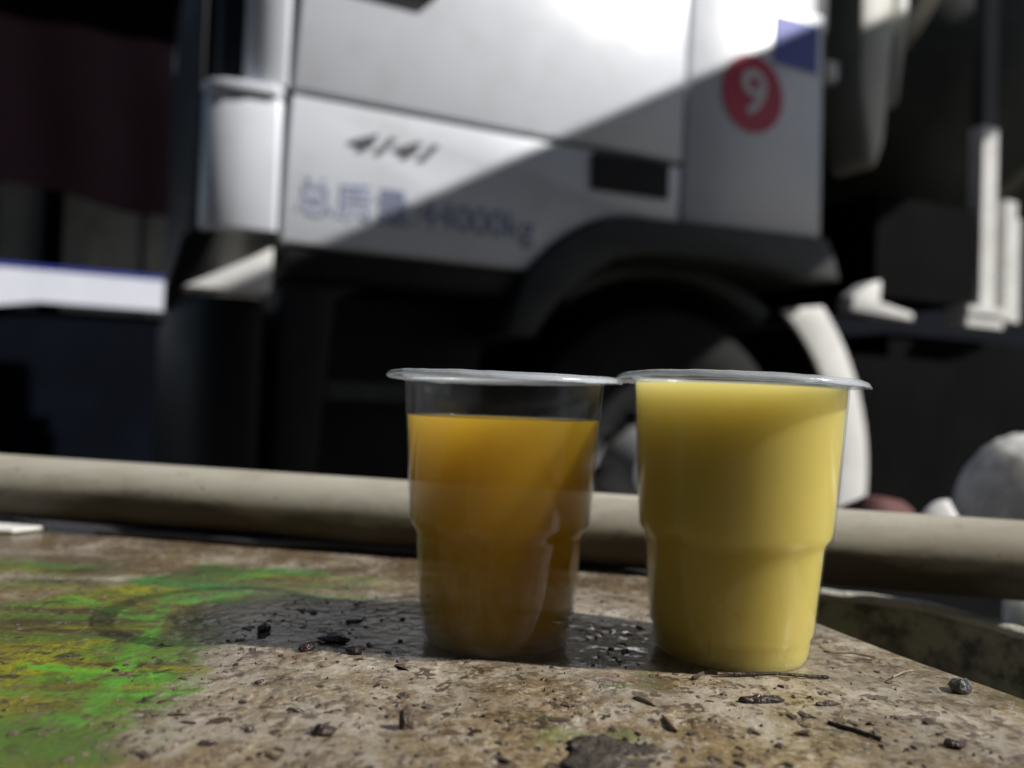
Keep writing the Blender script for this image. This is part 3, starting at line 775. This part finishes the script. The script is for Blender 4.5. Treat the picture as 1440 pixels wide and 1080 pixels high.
sweep(eb, ((-0.0008, 0.6385), (-0.0006, 0.6412), (0.001, 0.6424), (0.005, 0.6424), (0.0066, 0.6412), (0.0066, 0.6385)))
rbo = tag(obj('rim_board', rb, M['rim'], smooth=True), 'dark curved board with a pale worn top edge behind the table, right', 'board')
obj('worn_edge', eb, M['worn_edge'], rbo, True)

# ------------------------------------------------------------------ pipe, cable, card, things behind the pipe
pd = Vector((0.449, -0.088, -0.004)).normalized(); pc = Vector((-0.294, 0.459, 0.6715))
pts = [pc + pd * (-0.5 + 1.35 * k / 40) for k in range(41)]
pb = bmesh.new(); tube(pts, 0.0178, 40, pb, caps=False)
rings = 40
tube(pts, 0.0158, 40, pb, caps=False)
nv = 41 * 40; pb.verts.ensure_lookup_table()
for base in (0, 40 * 40):
    for k in range(40):
        pb.faces.new((pb.verts[base + k], pb.verts[base + (k + 1) % 40], pb.verts[nv + base + (k + 1) % 40], pb.verts[nv + base + k]))
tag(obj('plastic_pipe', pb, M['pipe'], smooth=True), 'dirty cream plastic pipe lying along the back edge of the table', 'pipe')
tag(obj('cable', tube([(-0.22 + 0.004 * k, 0.4265 + 0.0022 * math.sin(k * 0.22) - 0.0006 * k + (0.012 if False else 0), TZ + 0.0028) for k in range(58)], 0.0026, 10), M['cable'], smooth=True),
    'thin dark cable lying on the table in front of the pipe', 'cable')
tag(obj('white_card', prism_xy([(-0.52, 0.462), (-0.30, 0.419), (-0.262, 0.420), (-0.252, 0.436), (-0.285, 0.455), (-0.52, 0.505)], TZ + 0.0012, TZ + 0.0032, 0.0006), M['white_card']),
    'pale worn card under the left end of the pipe', 'card')

cr = empty('black_crate', (0.50, 0.75, 0))
tag(cr, 'black plastic crate behind the pipe at the right edge', 'crate')
obj('base', box((-0.28, -0.26, 0.0), (0.34, 0.30, 0.02)), M['crate'], cr)
for a, b in (((-0.28, -0.26, 0.021), (-0.26, 0.30, 0.56)), ((0.32, -0.26, 0.021), (0.34, 0.30, 0.56)), ((-0.259, -0.26, 0.021), (0.319, -0.24, 0.56)), ((-0.259, 0.28, 0.021), (0.319, 0.30, 0.56))):
    obj('side', box(a, b, 0.003), M['crate'], cr)
obj('lid', box((-0.29, -0.27, 0.561), (0.35, 0.31, 0.585), 0.005), M['black_matte'], cr)
bun = blob((0.068, 0.065, 0.071), 3, 0.05, 5, 1.2)
for v in bun.verts: v.co *= 1 + 0.025 * mnoise.noise(v.co * 140) + 0.02 * mnoise.noise(v.co * 60)
b = obj('cloth_bundle', bun, M['felt'], smooth='all'); b.location = (0.482, 0.72, 0.585 + 0.062)
tag(b, 'pale grey rounded cloth bundle behind the pipe, right edge', 'bundle')
b = obj('red_rag', blob((0.045, 0.03, 0.030), 5, 0.25, 3, 1.5), M['red_rag'], smooth='all'); b.location = (0.322, 0.70, 0.585 + 0.040)
tag(b, 'dark red rag on the crate behind the pipe', 'rag')
b = obj('white_rag', blob((0.024, 0.015, 0.034), 7, 0.3, 3, 1.5), M['felt'], smooth='all'); b.location = (0.366, 0.67, 0.585 + 0.034)
tag(b, 'small whitish scrap of cloth beside the red rag', 'rag')
b = obj('green_sheet', prism_xy([(0.225, 0.475), (0.245, 0.470), (0.265, 0.50), (0.235, 0.52)], 0.586, 0.598, 0.003), M['green_cloth']); b.location = (0, 0.02, 0.0)
tag(b, 'scrap of green sheet showing under the pipe, right', 'sheet')
b = obj('white_block', box((-0.03, -0.02, 0.0), (0.03, 0.02, 0.035), 0.006), M['felt']); b.location = (0.363, 0.51, 0.5855)
tag(b, 'small white block under the pipe at the right edge', 'block')

# ------------------------------------------------------------------ cups
def rim_bm(rim, s):
    bm = lathe([(r * s, z * s) for r, z in rim], 128, close=True)
    for v in bm.verts:                                   # flimsy: the flange waves and its lip is nicked
        r = math.hypot(v.co.x, v.co.y) / s
        k = max(0.0, (r - 0.0345) / 0.005)
        a = math.atan2(v.co.y, v.co.x)
        v.co.z += s * k * (0.00045 * math.sin(2 * a + 0.7) + 0.0003 * mnoise.noise(Vector((math.cos(a) * 4, math.sin(a) * 4, s * 9))) + 0.00018 * mnoise.noise(Vector((math.cos(a) * 14, math.sin(a) * 14, 3))))
    return bm
def cup(loc, s, label, liq_z, liq_mat, liq_name, liq_label, rz=0.0, tilt=0.0):
    root = empty('plastic_cup', loc, rz); tag(root, label, 'cup', 'cups of oil on the table')
    root.rotation_euler = (0, tilt, rz)
    out = [(0.0, 0.0012), (0.0205, 0.0012), (0.0222, 0.0), (0.0238, 0.0006), (0.0248, 0.0026), (0.0252, 0.0075), (0.0260, 0.0088), (0.0283, 0.0352), (0.0288, 0.0368), (0.0304, 0.0392), (0.0308, 0.0415), (0.0337, 0.0862)]
    out = [(r * s, z * s) for r, z in out]
    th = 0.00035
    inn = [(max(r - th, 0), z + (th if r < 0.02 else 0)) for r, z in out]
    rip = lambda a, z: 0.0016 * math.cos(22 * a) * (1 if 0.010 * s < z < 0.035 * s else 0)
    bm = lathe(out, 132, ripple=rip)
    obj('cup_wall', bm, M['cup'], root, 'all')
    rim = [(0.0337, 0.0863), (0.0341, 0.0879), (0.0350, 0.0886), (0.0372, 0.0887), (0.0390, 0.0881), (0.0399, 0.0868), (0.0397, 0.0864), (0.0386, 0.0875), (0.0370, 0.0880), (0.0350, 0.0879), (0.0345, 0.0868)]
    rimr = lambda a, z: 0.004 * math.sin(3 * a + 1) * 0.4
    obj('rim', rim_bm(rim, s), M['cup_rim'], root, 'all')
    # liquid follows the inner wall
    lq = []
    for r, z in inn:
        if z < liq_z * s: lq.append((max(r - 0.0002, 0), z + 0.0003))
    r_top = lambda z: (0.0308 + (0.0337 - 0.0308) * (z - 0.0415) / (0.0862 - 0.0415)) * s - th - 0.0002
    lq.append((r_top(liq_z), liq_z * s)); lq.append((r_top(liq_z) - 0.0012, liq_z * s - 0.0005)); lq.append((0.0, liq_z * s - 0.0006))
    l = obj(liq_name, lathe(lq, 96), liq_mat, None, True)
    l.location = loc; l.rotation_euler = (0, tilt, rz)
    tag(l, liq_label, 'liquid')
    return root
cup((-0.0025, 0.268, TZ + 0.0004), 1.0, 'clear plastic cup on the left, only filled to below its rim', 0.0745, M['amber'], 'amber_oil', 'dark cloudy amber oil in the left plastic cup')
cup((0.0745, 0.262, TZ + 0.0004), 1.020, 'clear plastic cup on the right, filled up to its rim', 0.0860, M['yellow'], 'yellow_oil', 'milky yellow emulsified oil in the right plastic cup', 0.4, R(0.6))

# ------------------------------------------------------------------ bits on the table
def bit(name, size, loc, seed, mat, label, cat, rz=0.0, rough=0.35, sub=2, sink=0.7, group=None, ry=0.0):
    o = obj(name, blob(size, seed, rough, sub), mat, None, 'all')
    o.location = (loc[0], loc[1], TZ + 0.0003 + size[2] * sink); o.rotation_euler = (0, ry, rz)
    tag(o, label, cat, group); return o
bit('bark_lump', (0.0045, 0.0022, 0.0014), (-0.0545, 0.2575), 1, M['bark_wet'], 'black wet bark lump in the puddle left of the amber cup', 'bark', 0.1)
bit('bark_lump', (0.0022, 0.0018, 0.0016), (-0.080, 0.266), 2, M['bark_wet'], 'small black bark lump at the puddle edge beside the green print', 'bark', 0.5)
bit('bark_lump', (0.0028, 0.0020, 0.0013), (-0.061, 0.248), 3, M['bark_wet'], 'dark round bark lump just below the wet bark in the puddle', 'bark', 0.9)
bit('bark_lump', (0.0024, 0.0016, 0.0016), (-0.046, 0.246), 4, M['bark_wet'], 'dark brown bark lump in front of the puddle, near the amber cup', 'bark', 0.2)
bit('bark_strip', (0.0066, 0.0013, 0.0012), (0.0705, 0.217), 5, M['bark_wet'], 'shiny purplish bark strip in front of the yellow cup', 'bark', 0.08)
bit('bark_strip', (0.0035, 0.0009, 0.0007), (0.089, 0.217), 6, M['bark'], 'thin reddish bark strip right of the shiny purplish one', 'bark', 0.2)
bit('wood_splinter', (0.0036, 0.0008, 0.0008), (0.0385, 0.214), 7, M['straw'], 'grey-brown wood splinter lying between the two cups in front', 'splinter', -0.9)
bit('wood_splinter', (0.0010, 0.0042, 0.0009), (0.0425, 0.199), 8, M['straw'], 'upright-pointing brown wood splinter nearest the photo bottom centre', 'splinter', 0.15)
bit('bark_chip', (0.0020, 0.0012, 0.0032), (-0.0225, 0.192), 9, M['bark'], 'brown bark chip standing on edge at the front, left of centre', 'bark', 0.4, sink=0.6)
bit('seed_husk', (0.0026, 0.0016, 0.0016), (-0.0415, 0.187), 10, M['bark_wet'], 'dark shiny seed husk at the front, right of the green print', 'husk', 0.1)
bit('bark_chip', (0.0030, 0.0016, 0.0011), (0.110, 0.1925), 11, M['bark_wet'], 'dark shiny bark chip at the front right corner', 'bark', -0.15)
bit('grey_stone', (0.0031, 0.0024, 0.0026), (0.134, 0.2315), 12, M['slate'], 'small angular grey stone near the right table edge', 'stone', 0.4, 0.45, 2, 0.6)
mud = bit('mud_smear', (0.0080, 0.0065, 0.0006), (0.0255, 0.182), 13, M['mud'], 'wet grey mud smear at the front between the cups', 'mud', 0.2, 0.95, 4, 0.1)
for k, (p, q) in enumerate((((0.064, 0.2365), (0.083, 0.2405)), ((0.083, 0.2385), (0.098, 0.2385)), ((0.060, 0.2372), (0.056, 0.2335)))):
    tag(obj('twig', tube([(p[0], p[1], TZ + 0.0013), ((p[0] + q[0]) / 2, (p[1] + q[1]) / 2 - 0.0008, TZ + 0.0012), (q[0], q[1], TZ + 0.0008)], 0.0005, 6), M['bark']),
        ('thin dark twig curving under the front of the yellow cup', 'thin dark twig reaching right from the foot of the yellow cup', 'short dark twig at the left front foot of the yellow cup')[k], 'twig')
tag(obj('dark_twig', tube([(0.084, 0.204, TZ + 0.0007), (0.089, 0.199, TZ + 0.0010), (0.0935, 0.195, TZ + 0.0007)], 0.0006, 6), M['bark']), 'slanting dark twig right of the shiny purplish bark strip, nearer the front', 'twig')
for k, (a, b_) in enumerate((((0.108, 0.262), (0.121, 0.258)), ((0.118, 0.240), (0.127, 0.246)), ((0.098, 0.283), (0.106, 0.281)))):
    tag(obj('dry_grass_stalk', tube([(*a, TZ + 0.0010), ((a[0] + b_[0]) / 2 + 0.0006, (a[1] + b_[1]) / 2 + 0.0005, TZ + 0.0016), (*b_, TZ + 0.0012)], 0.00035, 5), M['straw']),
        ('thin pale grass stalk near the right table edge, behind the grey stone', 'thin pale grass stalk slanting just behind the small grey stone', 'thin pale grass stalk right of the yellow cup, farthest back')[k], 'stalk', 'dry grass stalks by the table edge')
# crumbs: countable, alike
rng = random.Random(5)
protos = [bpy.data.meshes.new('crumb') for _ in range(5)]
for k, me in enumerate(protos):
    bm = blob((1.0, 0.7, 0.5), 20 + k, 0.5, 1, 1.6); bm.to_mesh(me); bm.free(); me.materials.append(M['bark_wet' if k % 2 else 'bark'])
def clear(x, y, m=0.030): return (x + 0.0025) ** 2 + (y - 0.268) ** 2 > m * m and (x - 0.0745) ** 2 + (y - 0.262) ** 2 > m * m
n = 0
while n < 90:
    y = 0.172 + 0.12 * rng.random() ** 1.6; x = (rng.random() * 1.3 - 0.62) * y
    if x > 0.115 or not clear(x, y): continue
    if x < -0.085 and rng.random() < 0.8: continue
    o = link('bark_crumb', protos[rng.randrange(5)])
    s = 0.0007 + 0.0011 * rng.random() ** 2
    o.scale = (s * (1 + rng.random()), s, s * (0.5 + rng.random() * 0.4)); o.location = (x, y, TZ + 0.0003 + s * 0.2); o.rotation_euler = (0, 0, rng.random() * 6.28)
    tag(o, 'small brown bark crumb scattered on the front of the tabletop', 'crumb', 'bark crumbs scattered on the tabletop'); n += 1
wb = bmesh.new()
fl = bmesh.new()
for k in range(1700):
    y = 0.170 + 0.25 * rng.random() ** 1.4; x = (rng.random() * 1.35 - 0.66) * y
    if x > 0.118 or not clear(x, y, 0.031) or (x < -0.09 and rng.random() < 0.75): continue
    s_ = 0.0004 + 0.0020 * rng.random() ** 4; nn = rng.randint(5, 8); ph = rng.random() * 6.28; el = rng.uniform(.4, 1)
    lo = []; hi = []; tz = rng.uniform(0.0004, 0.0008)
    for q in range(nn):
        a = 6.283 * q / nn; rr = s_ * rng.uniform(.55, 1.15)
        dx, dy = rr * math.cos(a), rr * el * math.sin(a)
        px_, py_ = x + dx * math.cos(ph) - dy * math.sin(ph), y + dx * math.sin(ph) + dy * math.cos(ph)
        lo.append(fl.verts.new((px_, py_, TZ - 0.0003))); hi.append(fl.verts.new((x + (px_ - x) * .8, y + (py_ - y) * .8, TZ + tz * rng.uniform(.5, 1.3))))
    ct = fl.verts.new((x, y, TZ + tz * 1.2))
    for q in range(nn):
        fl.faces.new((lo[q], lo[(q + 1) % nn], hi[(q + 1) % nn], hi[q])); fl.faces.new((hi[q], hi[(q + 1) % nn], ct))
tag(obj('dirt_flakes', fl, M['flake']), 'thin flakes of dried brown dirt on the tabletop', 'dirt', kind='stuff')
def bead(bm, x, y, s):
    prof_ = [(1.0, 0.0), (0.94, 0.32), (0.72, 0.6), (0.38, 0.78), (0.0, 0.85)]
    lathe([(r * s, z * s) for r, z in prof_], 10, bm=bm, M=None) if False else None
    rings = []
    for r, z in prof_[:-1]:
        rings.append([bm.verts.new((x + r * s * math.cos(6.283 * k / 10), y + r * s * math.sin(6.283 * k / 10), TZ + 0.0003 + z * s)) for k in range(10)])
    t_ = bm.verts.new((x, y, TZ + 0.0003 + 0.85 * s))
    for A, B in zip(rings, rings[1:]):
        for k in range(10): bm.faces.new((A[k], A[(k + 1) % 10], B[(k + 1) % 10], B[k]))
    for k in range(10): bm.faces.new((rings[-1][k], rings[-1][(k + 1) % 10], t_))
for k in range(260):
    y = 0.172 + 0.20 * rng.random() ** 1.4; x = (rng.random() * 1.3 - 0.62) * y
    if x > 0.12 or not clear(x, y, 0.031) or x < -0.075 - 0.2 * (y - 0.17): continue
    bead(wb, x, y, 0.00025 + 0.0006 * rng.random() ** 3)
for k in range(40):
    bead(wb, -0.075 + 0.045 * rng.random(), 0.246 + 0.008 * rng.random(), 0.0004 + 0.0006 * rng.random())
    bead(wb, 0.024 + 0.020 * rng.random(), 0.242 + 0.008 * rng.random(), 0.0004 + 0.0005 * rng.random())
tag(obj('water_beads', wb, M['water'], smooth='all'), 'small shiny water beads scattered on the tabletop', 'water', kind='stuff')
